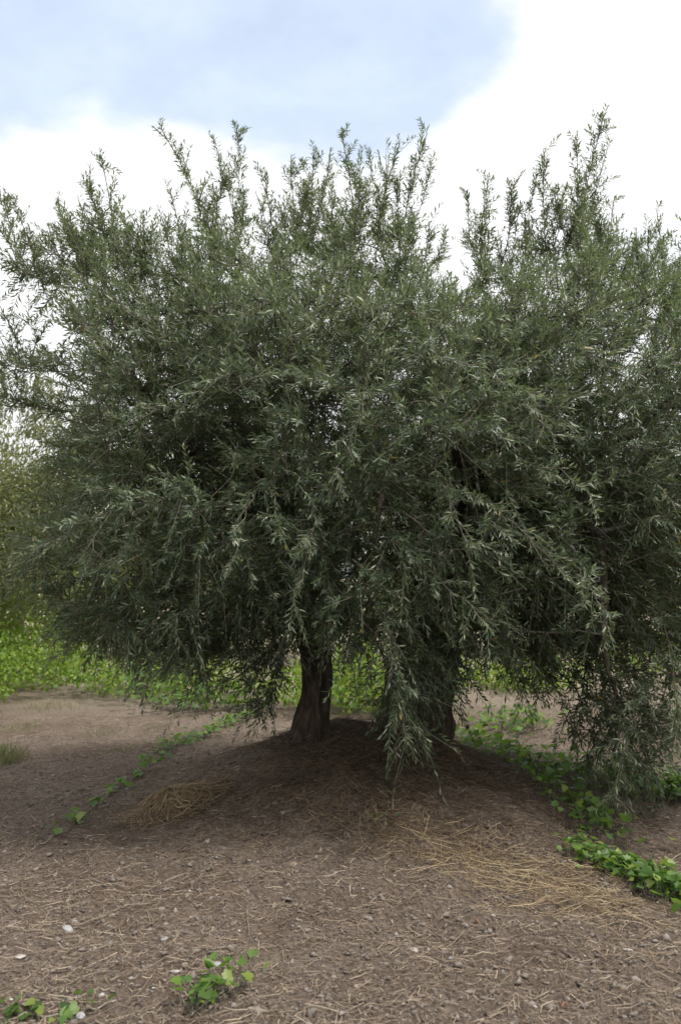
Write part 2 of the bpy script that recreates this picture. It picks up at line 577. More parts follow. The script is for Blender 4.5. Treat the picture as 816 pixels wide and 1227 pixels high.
# ------------------------------------------------------------------ crown: space colonisation from the limbs
lobes = [  # photo x, photo y, depth, radii (m), weight
    (405, 500, 5.6, (1.65, 1.35, 0.95), 1500),
    (215, 470, 5.5, (0.85, 1.10, 0.92), 800),
    (175, 630, 5.1, (0.55, 0.70, 0.46), 330),
    (690, 500, 5.5, (1.15, 1.20, 1.02), 950),
    (850, 560, 5.3, (0.7, 0.9, 1.1), 380),
    (735, 690, 5.75, (0.55, 0.45, 0.85), 380),
    (805, 790, 5.5, (0.42, 0.35, 0.60), 190),
    (708, 835, 5.8, (0.22, 0.20, 0.42), 110),
    (280, 370, 5.8, (0.90, 0.85, 0.38), 330),
    (690, 360, 5.9, (0.40, 0.50, 0.50), 160),
    (440, 340, 5.8, (0.42, 0.55, 0.38), 130),
    (605, 385, 5.8, (0.40, 0.60, 0.36), 110),
    (130, 340, 5.6, (0.42, 0.55, 0.48), 130),
    (560, 560, 4.45, (0.75, 0.32, 0.48), 300),
    (300, 590, 4.75, (0.75, 0.42, 0.48), 300),
    (460, 660, 4.65, (0.48, 0.28, 0.40), 220),
    (490, 835, 4.85, (0.17, 0.15, 0.24), 70),
    (600, 710, 5.0, (0.42, 0.40, 0.36), 160),
    (240, 715, 5.0, (0.50, 0.40, 0.30), 190),
    (165, 765, 5.8, (0.14, 0.14, 0.24), 60),
    (230, 785, 5.7, (0.15, 0.14, 0.30), 70),
    (315, 800, 5.5, (0.20, 0.16, 0.28), 80),
    (430, 735, 5.2, (0.30, 0.22, 0.22), 60),
    (400, 440, 5.3, (0.75, 0.55, 0.50), 330),
    (150, 590, 6.0, (0.65, 0.60, 0.55), 300),
    (420, 640, 5.9, (0.80, 0.45, 0.35), 300),
    (485, 800, 5.0, (0.20, 0.18, 0.30), 50),
    (530, 785, 5.35, (0.24, 0.15, 0.26), 70),
    (80, 660, 5.2, (0.30, 0.40, 0.26), 110),
    (125, 745, 5.6, (0.32, 0.28, 0.20), 110),
    (770, 560, 5.2, (0.6, 0.5, 0.5), 240),
    (700, 700, 5.3, (0.55, 0.35, 0.40), 260),
    (395, 540, 5.4, (0.75, 0.50, 0.45), 330),
    (600, 460, 5.3, (0.70, 0.55, 0.50), 260),
    (170, 715, 5.2, (0.45, 0.35, 0.26), 220),
    (285, 745, 5.3, (0.40, 0.30, 0.26), 200),
    (390, 700, 5.0, (0.35, 0.25, 0.22), 130),
    (530, 730, 5.1, (0.35, 0.28, 0.30), 180),
    (400, 480, 6.5, (2.1, 0.6, 0.85), 700),
    (250, 560, 6.3, (0.9, 0.5, 0.7), 300),
    (650, 560, 6.3, (1.0, 0.5, 0.7), 320),
    (300, 640, 6.6, (0.95, 0.5, 0.55), 260),
    (640, 640, 6.6, (0.95, 0.5, 0.55), 260),
    (120, 690, 5.1, (0.34, 0.40, 0.24), 130),
    (210, 745, 4.95, (0.36, 0.30, 0.26), 150),
    (330, 700, 5.0, (0.40, 0.32, 0.26), 170),
    (445, 740, 4.85, (0.34, 0.26, 0.34), 190),
    (485, 810, 4.85, (0.20, 0.20, 0.28), 60),
    (605, 745, 5.8, (0.42, 0.35, 0.26), 160),
    (650, 785, 5.9, (0.28, 0.24, 0.32), 120),
    (740, 620, 4.85, (0.50, 0.32, 0.40), 260),
    (755, 880, 5.3, (0.30, 0.22, 0.32), 120),
    (330, 725, 6.3, (0.70, 0.35, 0.28), 120),
    (560, 720, 6.4, (0.60, 0.35, 0.30), 130),
    (720, 730, 6.2, (0.60, 0.40, 0.40), 140),
]
att = []
for (px, py, Y, rad, wgt) in lobes:
    c = at(px, py, Y)
    d = norm(rng.normal(size=(wgt, 3)))
    rr = rng.random(wgt) ** 0.34                 # mostly near the outside of each lobe
    att.append(c + d * rr[:, None] * np.array(rad))
att = np.concatenate(att)
gz = height(att[:, 0], att[:, 1])
att = att[att[:, 2] > gz + 0.12]
# open pockets between the boughs
pock = np.full(len(att), 0.0)
pc = np.stack([rng.uniform(-2.6, 3.2, 190), rng.uniform(3.9, 5.3, 190), rng.uniform(1.0, 3.9, 190)], -1)
pr = rng.uniform(0.12, 0.30, 190)
dd_ = (np.linalg.norm(att[:, None, :] - pc[None], axis=2) < pr[None]).any(1)
att = att[~dd_]
STEP = 0.085
alive = np.ones(len(att), bool)
nchild = {}
best_d = np.full(len(att), 1e9)
best_i = np.zeros(len(att), int)
done = 0
for it in range(70):
    new = np.array(skel[done:])
    if len(new):
        D = np.linalg.norm(att[:, None, :] - new[None, :, :], axis=2)
        j = D.argmin(1)
        d = D[np.arange(len(att)), j]
        better = d < best_d
        best_i[better] = j[better] + done
        best_d[better] = d[better]
    done = len(skel)
    alive &= best_d > 0.095
    if not alive.any():
        break
    S = np.array(skel)
    grow = {}
    ids = np.nonzero(alive & (best_d < 1.3))[0]
    dirs = norm(att[ids] - S[best_i[ids]])
    for q, i in enumerate(ids):
        grow.setdefault(best_i[i], []).append(dirs[q])
    n0 = len(skel)
    for i, ds in grow.items():
        v = np.mean(ds, axis=0)
        if np.linalg.norm(v) < 0.15:
            v = ds[0]
        v = v / np.linalg.norm(v) + rng.normal(size=3) * 0.12
        v /= np.linalg.norm(v)
        p = S[i] + v * STEP
        if np.abs(S - p).max(1).min() < 0.022:
            p = S[i] + norm(rng.normal(size=3)) * STEP
            if nchild.get(i, 0) >= 3:
                continue
        nchild[i] = nchild.get(i, 0) + 1
        if nchild[i] > 4:
            continue
        skel.append(p)
        par.append(i)
    if len(skel) == n0:
        break

# long upright shoots that make the ragged skyline
leaders = [  # photo x,y of foot ; top ; depth
    (60, 360, 18, 245, 5.5), (105, 330, 70, 250, 5.6), (140, 310, 124, 196, 5.6), (165, 330, 172, 265, 5.7),
    (262, 300, 192, 150, 5.7), (255, 260, 262, 185, 5.8), (290, 270, 286, 155, 5.8), (330, 300, 318, 215, 5.9),
    (350, 300, 348, 205, 5.7), (372, 300, 376, 180, 5.9), (418, 310, 409, 158, 5.8), (430, 280, 446, 190, 5.9),
    (455, 280, 480, 165, 5.8), (480, 280, 512, 158, 5.9), (500, 330, 516, 262, 5.7),
    (580, 320, 586, 212, 5.8), (600, 330, 612, 232, 5.9), (640, 320, 640, 225, 5.9), (655, 300, 652, 188, 5.8),
    (680, 290, 690, 178, 5.9), (695, 290, 720, 152, 6.0), (715, 330, 735, 240, 5.9), (765, 390, 778, 262, 5.7), (790, 380, 786, 240, 5.6),
    (812, 400, 826, 275, 5.6), (30, 440, -8, 350, 5.4), (35, 330, -6, 222, 5.4), (20, 480, -6, 430, 5.3),
    (220, 320, 205, 235, 5.5), (395, 280, 366, 205, 6.2), (745, 340, 760, 300, 6.0),
]
lead_nodes = []
more = []
for (x0, y0, x1, y1, Y) in leaders:
    for sgn in (-1, 1):
        if rng.random() < 0.75:
            f = rng.uniform(0.45, 0.85)
            more.append((x0 + sgn * rng.uniform(2, 9), y0, x0 + (x1 - x0) * f + sgn * rng.uniform(9, 24), y0 + (y1 - y0) * f, Y + rng.normal() * 0.15))
leaders = leaders + more
S = np.array(skel)
for (x0, y0, x1, y1, Y) in leaders:
    a = at(x0, y0, Y)
    b = at(x1, y1, Y + rng.normal() * 0.1)
    dz = np.abs(S - a).sum(1)
    pi = int(np.linalg.norm(S - a, axis=1).argmin())
    b = a + (b - a) * rng.uniform(0.90, 1.06)
    mid = (a + b) / 2 + rng.normal(size=3) * 0.03
    pth = resample(catmull([S[pi], a, mid, b], 8), 0.055)[1:]
    last = pi
    for k, p in enumerate(pth):
        skel.append(p)
        par.append(last)
        last = len(skel) - 1
        if np.linalg.norm(p - b) < np.linalg.norm(a - b) * 1.1:
            lead_nodes.append((last, k / len(pth)))

# arching sprays that stand out from the near side and tip over
sprays = [
    ((470, 430, 4.6), (545, 432, 4.3), (612, 462, 4.15)), ((560, 470, 4.6), (620, 485, 4.3), (662, 520, 4.15)),
    ((500, 575, 4.6), (590, 610, 4.3), (690, 700, 4.2)), ((520, 560, 4.5), (545, 610, 4.25), (562, 668, 4.2)),
    ((600, 560, 4.6), (660, 560, 4.35), (705, 590, 4.2)), ((440, 470, 4.6), (430, 500, 4.3), (405, 560, 4.2)),
    ((330, 560, 4.7), (300, 600, 4.4), (285, 660, 4.3)), ((250, 500, 4.9), (200, 490, 4.6), (130, 520, 4.5)),
    ((200, 600, 4.8), (140, 610, 4.6), (60, 650, 4.5)), ((380, 600, 4.6), (372, 650, 4.35), (350, 720, 4.3)),
    ((700, 560, 4.8), (770, 570, 4.5), (815, 610, 4.4)), ((480, 640, 4.6), (520, 690, 4.35), (590, 745, 4.3)),
    ((450, 700, 4.6), (470, 770, 4.4), (486, 880, 4.45)), ((650, 640, 4.7), (700, 690, 4.45), (730, 760, 4.4)),
    ((240, 450, 5.0), (200, 420, 4.7), (140, 455, 4.6)), ((640, 420, 4.9), (700, 420, 4.6), (760, 470, 4.5)),
    ((330, 450, 4.8), (300, 440, 4.5), (240, 470, 4.4)), ((420, 380, 5.0), (470, 370, 4.7), (540, 400, 4.6)),
    ((770, 820, 5.0), (755, 870, 4.85), (735, 950, 4.8)), ((790, 740, 4.9), (806, 800, 4.7), (812, 890, 4.7)),
]
spray_set = set()
S = np.array(skel)
for pts in sprays:
    w3 = [at(*q) for q in pts]
    pi = int(np.linalg.norm(S - w3[0], axis=1).argmin())
    pth = resample(catmull([S[pi]] + w3, 8), 0.06)[1:]
    last = pi
    for p in pth:
        skel.append(p + rng.normal(size=3) * 0.006)
        par.append(last)
        last = len(skel) - 1
        spray_set.add(last)

S = np.array(skel)
PAR = np.array(par)
n = len(S)
kids = np.zeros(n, int)
wgt = np.zeros(n)
hgt = np.zeros(n, int)
for i in range(n - 1, -1, -1):
    if kids[i] == 0:
        wgt[i] = 1
    p = PAR[i]
    if p >= 0:
        kids[p] += 1
        wgt[p] += wgt[i]
        hgt[p] = max(hgt[p], hgt[i] + 1)
rad = np.clip(0.0030 * wgt ** 0.46, 0.0028, 0.05)

# branch wood as short tapered prisms (one part: far too many thin sticks to tell apart)
ok = PAR >= 0
ci = np.nonzero(ok)[0]
A_, B_ = S[PAR[ci]], S[ci]
rA = np.minimum(rad[PAR[ci]], rad[ci] * 1.5)
rB = rad[ci]
tdir = norm(B_ - A_)
uu = norm(np.cross(tdir, np.array([0.31, 0.2, 0.93])))
vv = np.cross(tdir, uu)
SD = 5
ang = np.arange(SD) * 2 * math.pi / SD
ring = np.cos(ang)[None, :, None] * uu[:, None, :] + np.sin(ang)[None, :, None] * vv[:, None, :]
Vb = np.concatenate([A_[:, None, :] + ring * rA[:, None, None], (B_ + tdir * 0.006)[:, None, :] + ring * rB[:, None, None]], 1)
b0 = (np.arange(len(ci)) * 2 * SD)[:, None]
jj = np.arange(SD)[None, :]
Fb = np.stack([b0 + jj, b0 + (jj + 1) % SD, b0 + SD + (jj + 1) % SD, b0 + SD + jj], -1).reshape(-1, 4)
bo = mesh_np('branches', Vb.reshape(-1, 3) - ROOT, Fb, M_BRANCH, olive, smooth=True)
bo['kind'] = 'stuff'

# ------------------------------------------------------------------ leafy twigs
TEMPL = []
for k in range(20):
    r = np.random.default_rng(100 + k)
    Lt = r.uniform(0.13, 0.28)
    npair = int(Lt / 0.0225)
    bend = r.normal(size=2) * 0.06
    bs, ds, ns, ls, ts = [], [], [], [], []
    for q in range(npair):
        f = (q + 0.7) / npair
        z = f * Lt
        c = np.array([bend[0] * f * f, bend[1] * f * f, z])
        az0 = (q % 2) * math.pi / 2 + r.normal() * 0.25 + k
        for sgn in (0, 1):
            if r.random() < 0.07:
                continue
            az = az0 + sgn * math.pi + r.normal() * 0.15
            el = r.normal(0.92, 0.18) * (1.05 - 0.35 * f)       # angle away from the stem
            rd = np.array([math.cos(az), math.sin(az), 0])
            d = rd * math.sin(el) + np.array([0, 0, math.cos(el)])
            nn = np.array([0, 0, 1]) * math.sin(el) - rd * math.cos(el)
            nn = nn + r.normal(size=3) * 0.28
            bs.append(c)
            ds.append(d)
            ns.append(nn)
            ls.append(r.normal(0.055, 0.009) * (1.0 if f < 0.75 else 1.0 - 0.9 * (f - 0.75)))
            ts.append(r.random())
    for s_ in range(2):
        bs.append(np.array([bend[0], bend[1], Lt]))
        ds.append(np.array([r.normal() * 0.2, r.normal() * 0.2, 1.0]))
        ns.append(r.normal(size=3))
        ls.append(0.034)
        ts.append(r.random())
    TEMPL.append(dict(L=Lt, bend=bend, b=np.array(bs), d=norm(np.array(ds)), n=np.array(ns), l=np.array(ls), t=np.array(ts)))

C0 = np.array([0.15, 5.65, 2.3])
tb, td, tk, tsz, tt = [], [], [], [], []


def twig(pos, d, bendk, size=1.0, tone=0.0):
    tb.append(pos)
    td.append(d / np.linalg.norm(d))
    tk.append(bendk)
    tsz.append(size)
    tt.append(tone)


lead_set = {i: f for i, f in lead_nodes}
branch_tone = {}
for i in range(n):
    if PAR[i] < 0 or (hgt[i] > 13 and wgt[i] > 40):
        continue
    p = S[i]
    bd = p - S[PAR[i]]
    bd = bd / max(np.linalg.norm(bd), 1e-6)
    o = p - C0
    o[2] *= 0.6
    o = o / np.linalg.norm(o)
    if i in lead_set:
        f = lead_set[i]
        m = rng.poisson(2.3 * (1.15 - 0.5 * f))
        for q in range(m):
            v = bd * 0.9 + np.array([0, 0, 0.40]) + rng.normal(size=3) * 0.42
            twig(p, v, rng.uniform(-0.1, 0.6), rng.uniform(0.45, 1.0) * (1.2 - 0.55 * f), 0.06)  # tint lifted to imitate light on the topmost shoots
        continue
    if i in spray_set:
        for q in range(2 if rng.random() < 0.6 else 1):
            v = bd * 0.9 + np.array([0, -0.25, 0.10]) + rng.normal(size=3) * 0.45
            twig(p, v, rng.uniform(0.3, 1.2), rng.uniform(0.45, 0.8), 0.16)
        continue
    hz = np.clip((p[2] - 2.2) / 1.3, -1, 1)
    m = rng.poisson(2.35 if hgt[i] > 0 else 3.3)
    tone = 0.10 * hz  # upper leaves tinted lighter, lower ones darker, imitating light from above
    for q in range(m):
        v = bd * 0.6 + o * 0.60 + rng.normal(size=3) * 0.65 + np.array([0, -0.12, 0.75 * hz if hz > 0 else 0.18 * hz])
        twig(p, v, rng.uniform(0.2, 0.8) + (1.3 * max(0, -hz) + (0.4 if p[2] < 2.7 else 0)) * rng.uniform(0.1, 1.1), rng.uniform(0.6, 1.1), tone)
tb = np.array(tb); td = np.array(td); tk = np.array(tk); tsz = np.array(tsz); tt = np.array(tt)
# nothing grows into the soil; keep the space round the visible trunk open
keep = tb[:, 2] > height(tb[:, 0], tb[:, 1]) + 0.16
uv = np.stack([408 + FPX * tb[:, 0] / tb[:, 1], 690 - FPX * (tb[:, 2] - CAM_Z) / tb[:, 1]], -1)
tb, td, tk, tsz, tt, uv = tb[keep], td[keep], tk[keep], tsz[keep], tt[keep], uv[keep]
NT = len(tb)
print('skeleton', n, 'twigs', NT)

# rotation of each twig: z -> td
zax = td
xax = norm(np.cross(np.array([0.2, 0.3, 1.0]) + rng.normal(size=(NT, 3)) * 0.8, zax))
yax = np.cross(zax, xax)
ROT = np.stack([xax, yax, zax], -1)          # columns
which = rng.integers(0, len(TEMPL), NT)
LB, LD, LN, LL, LT, LO = [], [], [], [], [], []
SV, SO = [], []
for k, T in enumerate(TEMPL):
    ids = np.nonzero(which == k)[0]
    if len(ids) == 0:
        continue
    Rk = ROT[ids]
    s = tsz[ids][:, None]
    loc = np.einsum('kij,nj->kni', Rk, T['b']) * s[..., None]
    dist = np.linalg.norm(T['b'], axis=1)[None, :] * s
    kb = tk[ids][:, None]
    loc[..., 2] -= kb * dist ** 2
    d = np.einsum('kij,nj->kni', Rk, T['d'])
    d[..., 2] -= 1.0 * kb * dist + 0.06
    d = norm(d)
    nn = np.einsum('kij,nj->kni', Rk, T['n'])
    nn[..., 2] += 0.75                              # upper leaf faces turn to the sky
    nn = norm(nn - (nn * d).sum(-1, keepdims=True) * d)
    LB.append((tb[ids][:, None, :] + loc).reshape(-1, 3))
    LD.append(d.reshape(-1, 3))
    LN.append(nn.reshape(-1, 3))
    LL.append((T['l'][None, :] * (0.65 + 0.35 * s) * rng.uniform(0.85, 1.15, (len(ids), len(T['l'])))).reshape(-1))
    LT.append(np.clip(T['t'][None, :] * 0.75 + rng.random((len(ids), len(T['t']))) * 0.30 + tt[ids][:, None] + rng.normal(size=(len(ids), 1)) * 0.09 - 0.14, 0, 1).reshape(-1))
    LO.append(np.repeat(ids, len(T['l'])))
    f = np.linspace(0, 1, 5)
    sp = np.stack([T['bend'][0] * f * f, T['bend'][1] * f * f, f * T['L']], -1)
    sl = np.einsum('kij,nj->kni', Rk, sp) * s[..., None]
    sl[..., 2] -= kb * (f[None, :] * T['L'] * s) ** 2
    SV.append(tb[ids][:, None, :] + sl)
    SO.append(ids)
LB = np.concatenate(LB); LD = np.concatenate(LD); LN = np.concatenate(LN); LL = np.concatenate(LL); LT = np.concatenate(LT); LO = np.concatenate(LO)
SV = np.concatenate(SV); SO = np.concatenate(SO)
# a few yellowing leaves
LT = np.minimum(LT, 0.97)
LT[rng.random(len(LT)) < 0.002] = 1.0
up = LB[:, 2] > height(LB[:, 0], LB[:, 1]) + 0.05
LB, LD, LN, LL, LT, LO = LB[up], LD[up], LN[up], LL[up], LT[up], LO[up]
print('leaves', len(LB))

LEAF4 = np.array([[0, 0, 0], [0.45, 0.5, 0.10], [0.48, 0, -0.02], [0.45, -0.5, 0.10], [1, 0, -0.30]])
LEAF4_F = np.array([[0, 2, 1], [0, 3, 2], [1, 2, 4], [2, 3, 4]])
LEAF8 = np.array([[0, 0, 0], [0.30, 0.44, 0.14], [0.30, 0, 0.0], [0.30, -0.44, 0.14], [0.68, 0.42, 0.02], [0.68, 0, -0.12], [0.68, -0.42, 0.02], [1, 0, -0.34]])
LEAF8_F = np.array([[0, 2, 1], [0, 3, 2], [1, 2, 5], [1, 5, 4], [2, 3, 6], [2, 6, 5], [4, 5, 7], [5, 6, 7]])


def leaf_mesh(B, D, Nn, Ln, prof, faces, wr=0.20):
    side = np.cross(Nn, D)
    wv = Ln * wr
    V = (B[:, None, :] + D[:, None, :] * (prof[:, 0][None, :, None] * Ln[:, None, None])
         + side[:, None, :] * (prof[:, 1][None, :, None] * wv[:, None, None])
         + Nn[:, None, :] * (prof[:, 2][None, :, None] * wv[:, None, None] * 1.6))
    F = (np.arange(len(B)) * len(prof))[:, None, None] + faces[None]
    return V.reshape(-1, 3), F.reshape(-1, 3)


def stem_mesh(P, r0, r1):
    """P (k,m,3) -> triangular prisms (tris)"""
    k, m, _ = P.shape
    t = norm(np.gradient(P, axis=1))
    u = norm(np.cross(t, np.array([0.33, 0.9, 0.25])))
    v = np.cross(t, u)
    an = np.arange(3) * 2 * math.pi / 3
    rr = np.linspace(r0, r1, m)[None, :, None, None]
    V = P[:, :, None, :] + rr * (np.cos(an)[None, None, :, None] * u[:, :, None, :] + np.sin(an)[None, None, :, None] * v[:, :, None, :])
    base = (np.arange(k) * m * 3)[:, None, None] + (np.arange(m - 1) * 3)[None, :, None]
    j = np.arange(3)[None, None, :]
    j2 = (j + 1) % 3
    q = np.stack([base + j, base + j2, base + 3 + j2, base + 3 + j], -1).reshape(-1, 4)
    F = np.concatenate([q[:, [0, 1, 2]], q[:, [0, 2, 3]]])
    return V.reshape(-1, 3), F


# the twigs that show largest on the near side of the crown are parts of their own
cell = 30
camd = np.linalg.norm(tb - np.array([0, 0, CAM_Z]), axis=1)
inview = (uv[:, 0] > 5) & (uv[:, 0] < 811) & (uv[:, 1] > 150) & (uv[:, 1] < 940) & (tsz > 0.7)
order = np.argsort(camd)
seen = set()
hero = []
for i in order:
    if not inview[i]:
        continue
    key = (int(uv[i, 0] // cell), int(uv[i, 1] // cell))
    if key in seen:
        continue
    seen.add(key)
    hero.append(i)
    if len(hero) >= 270:
        break
hero = np.array(hero)
is_hero = np.zeros(NT, bool)
is_hero[hero] = True
fine = set(hero[:14].tolist())

LEAF2 = np.array([[0, 0, 0], [0.47, 0.5, 0.10], [1, 0, -0.2], [0.47, -0.5, 0.10]])
LEAF2_F = np.array([[0, 2, 1], [0, 3, 2]])
mass = ~is_hero[LO]
near = mass & (LB[:, 1] < 4.85)
farl = mass & ~near
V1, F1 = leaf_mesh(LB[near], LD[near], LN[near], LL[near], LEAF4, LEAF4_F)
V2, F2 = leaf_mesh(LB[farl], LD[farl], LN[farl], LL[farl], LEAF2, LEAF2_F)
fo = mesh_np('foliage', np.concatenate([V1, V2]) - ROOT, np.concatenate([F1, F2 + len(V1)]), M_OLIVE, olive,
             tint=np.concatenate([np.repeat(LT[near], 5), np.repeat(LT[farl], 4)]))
fo['kind'] = 'stuff'
sm = ~is_hero[SO]
Vs, Fs = stem_mesh(SV[sm][:, ::4], 0.0020, 0.0009)
so = mesh_np('twigs', Vs - ROOT, Fs, M_TWIG, olive)
so['kind'] = 'stuff'

order_l = np.argsort(LO, kind='stable')
starts = np.searchsorted(LO[order_l], np.arange(NT + 1))
srow = {int(t): r for r, t in enumerate(SO)}
leaf_variants = []
for t in (0.15, 0.4, 0.6, 0.8):
    V, F = leaf_mesh(np.zeros((1, 3)), np.array([[1.0, 0, 0]]), np.array([[0, 0, 1.0]]), np.array([1.0]), LEAF8, LEAF8_F)
    me = bpy.data.meshes.new('leaf')
    me.from_pydata(V.tolist(), [], F.tolist())
    set_attr(me, 'tint', np.full(len(V), t))
    me.materials.append(M_OLIVE)
    leaf_variants.append((t, me))
for i in hero:
    sel = order_l[starts[i]:starts[i + 1]]
    P0 = tb[i]
    V1, F1 = stem_mesh(SV[srow[int(i)]][None], 0.0026, 0.0010)
    if int(i) in fine:
        tw = mesh_np('leafy_twig', V1 - P0, F1, M_TWIG, olive, loc=tuple(P0 - ROOT))
        for l in sel:
            t = LT[l]
            me = min(leaf_variants, key=lambda a: abs(a[0] - t))[1]
            o = bpy.data.objects.new('leaf', me)
            COL.objects.link(o)
            o.parent = tw
            X, Z = LD[l], LN[l]
            Yv = np.cross(Z, X)
            mt = Matrix(((X[0], Yv[0], Z[0], 0), (X[1], Yv[1], Z[1], 0), (X[2], Yv[2], Z[2], 0), (0, 0, 0, 1)))
            mt = Matrix.Translation(Vector(LB[l] - P0)) @ mt @ Matrix.Scale(float(LL[l]), 4)
            o.matrix_local = mt
    else:
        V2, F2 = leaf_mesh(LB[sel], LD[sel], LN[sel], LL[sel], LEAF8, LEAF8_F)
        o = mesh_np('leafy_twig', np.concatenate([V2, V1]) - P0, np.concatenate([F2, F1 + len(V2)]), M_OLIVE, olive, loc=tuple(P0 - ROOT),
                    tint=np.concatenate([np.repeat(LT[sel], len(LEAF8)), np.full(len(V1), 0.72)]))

# small green olives hanging along the twigs
pick = rng.choice(len(LB), 1500, replace=False)
pick = pick[(LB[pick, 2] < 3.2) & (LB[pick, 1] < 5.6)]
oc = np.array([[0, 0, 1.2], [1, 0, 0], [0, 1, 0], [-1, 0, 0], [0, -1, 0], [0, 0, -1.2],
               [.66, .66, .6], [-.66, .66, .6], [-.66, -.66, .6], [.66, -.66, .6], [.66, .66, -.6], [-.66, .66, -.6], [-.66, -.66, -.6], [.66, -.66, -.6]])
import bmesh
bmf = bmesh.new()
bmesh.ops.create_icosphere(bmf, subdivisions=1, radius=1)
fv = np.array([v.co[:] for v in bmf.verts])
ff = np.array([[v.index for v in f.verts] for f in bmf.faces])
bmf.free()
ctr = LB[pick] + np.array([0, 0, -0.016]) + rng.normal(size=(len(pick), 3)) * 0.008
sz = rng.uniform(0.0065, 0.009, len(pick))
Vf = ctr[:, None, :] + fv[None] * sz[:, None, None] * np.array([1, 1, 1.3])
Ff = (np.arange(len(pick)) * len(fv))[:, None, None] + ff[None]
fr = mesh_np('olives', Vf.reshape(-1, 3) - ROOT, Ff.reshape(-1, 3), M_FRUIT, olive, smooth=True)
fr['kind'] = 'stuff'

# ------------------------------------------------------------------ olive trees of the grove behind
def far_crown(seed, rx, ry, rz, zc, nleaf, lsize):
    r = np.random.default_rng(seed)
    nb = 46
    d = norm(r.normal(size=(nb, 3)))
    d[:, 2] = d[:, 2] * 0.9 + 0.05
    c = d * (0.35 + 0.6 * r.random((nb, 1))) * np.array([rx, ry, rz])
    br = r.uniform(0.26, 0.5, nb) * min(rx, rz)
    k = r.integers(0, nb, nleaf)
    dd = norm(r.normal(size=(nleaf, 3)))
    p = c[k] + dd * (r.random((nleaf, 1)) ** 0.45) * br[k][:, None]
    # upright shoots on top
    ns = 26
    a = r.random(ns) * 6.28
    fr_ = np.sqrt(r.random(ns)) * 0.8
    top = np.stack([np.cos(a) * fr_ * rx, np.sin(a) * fr_ * ry, np.sqrt(np.maximum(0, 1 - fr_ ** 2)) * rz * 0.85], -1)
    ks = r.integers(0, ns, nleaf // 6)
    h = r.random(len(ks)) ** 1.3
    q = top[ks] + np.stack([r.normal(size=len(ks)) * 0.07 * (1.4 - h), r.normal(size=len(ks)) * 0.07 * (1.4 - h), h * rz * r.uniform(0.45, 0.55)], -1)
    p = np.concatenate([p, q])
    out_ = norm(p * np.array([1, 1, 0.7]))
    D = norm(out_ * 0.5 + r.normal(size=p.shape) * 0.6 + np.array([0, 0, -0.1]) + np.where(p[:, 2:3] > rz * 0.5, 0.8, -0.15) * np.array([0, 0, 1.0]))
    Nn = r.normal(size=p.shape) + np.array([0, 0, 0.8])
    Nn = norm(Nn - (Nn * D).sum(1, keepdims=True) * D)
    V, F = leaf_mesh(p + np.array([0, 0, zc]), D, Nn, r.uniform(0.75, 1.2, len(p)) * lsize, LEAF2, LEAF2_F, 0.24)
    return V, F, np.repeat(np.clip(r.random(len(p)) * 0.9, 0, 1), 4)


def grove_tree(x, y, h, rx, seed, nleaf, lsize, label):
    z = float(height(x, y))
    root = empty('olive_tree', (x, y, z), label, 'tree', 'olive trees of the grove behind')
    trunk_h = h * 0.30
    r = np.random.default_rng(seed + 50)
    pth = catmull([np.array([0, 0, -0.1]), np.array([r.normal() * 0.08, r.normal() * 0.08, trunk_h * 0.5]), np.array([r.normal() * 0.18, r.normal() * 0.15, trunk_h])], 8)
    part_tube('trunk', pth, np.linspace(0.2, 0.13, len(pth)), 16, M_BARK, root, np.zeros(3), 0.35, seed, (0.7, 0.2, 3, 1.0))
    for k in range(4):
        a = k * 1.6 + r.random()
        e = np.array([math.cos(a) * rx * 0.6, math.sin(a) * rx * 0.6, h * 0.66])
        lp = catmull([pth[-1], pth[-1] * 0.6 + e * 0.4 + np.array([0, 0, 0.15]), e], 6)
        part_tube('limb', lp, np.linspace(0.09, 0.025, len(lp)), 8, M_BARK, root, np.zeros(3), 0.2, k)
    V, F, T = far_crown(seed, rx, rx * 0.95, h * 0.40, h * 0.50, nleaf, lsize)
    V = V.reshape(-1, 4, 3)
    good = V[:, :, 2].min(1) > 0.12
    ng = int(good.sum())
    c = mesh_np('crown', V[good].reshape(-1, 3), ((np.arange(ng) * 4)[:, None, None] + LEAF2_F[None]).reshape(-1, 3), M_BGOLIVE, root,
                tint=T.reshape(-1, 4)[good].reshape(-1))
    c['kind'] = 'stuff'
    return root


grove_tree(-5.9, 12.4, 4.7, 2.5, 201, 52000, 0.095, 'bright sunlit olive tree behind the tall green vine shrubs')
grove_tree(-2.4, 16.0, 4.2, 2.1, 202, 18000, 0.12, 'olive tree behind the branches that hang over the straw heap')
grove_tree(0.4, 14.5, 4.0, 1.9, 206, 18000, 0.11, 'olive tree seen through the gap between the two trunks')
grove_tree(3.4, 16.5, 4.4, 2.2, 203, 18000, 0.12, 'olive tree directly behind the right hand trunk of the large tree')
grove_tree(7.2, 17.5, 4.5, 2.2, 204, 18000, 0.12, 'olive tree beyond the pale sunlit earth on the open side of the grove')
grove_tree(-3.9, 20.0, 4.8, 2.5, 207, 18000, 0.13, 'pale olive tree of the far row behind the hanging left branches')
grove_tree(-12.5, 21.0, 4.6, 2.3, 205, 11000, 0.14, 'olive tree of the far row behind the sunlit olive tree')

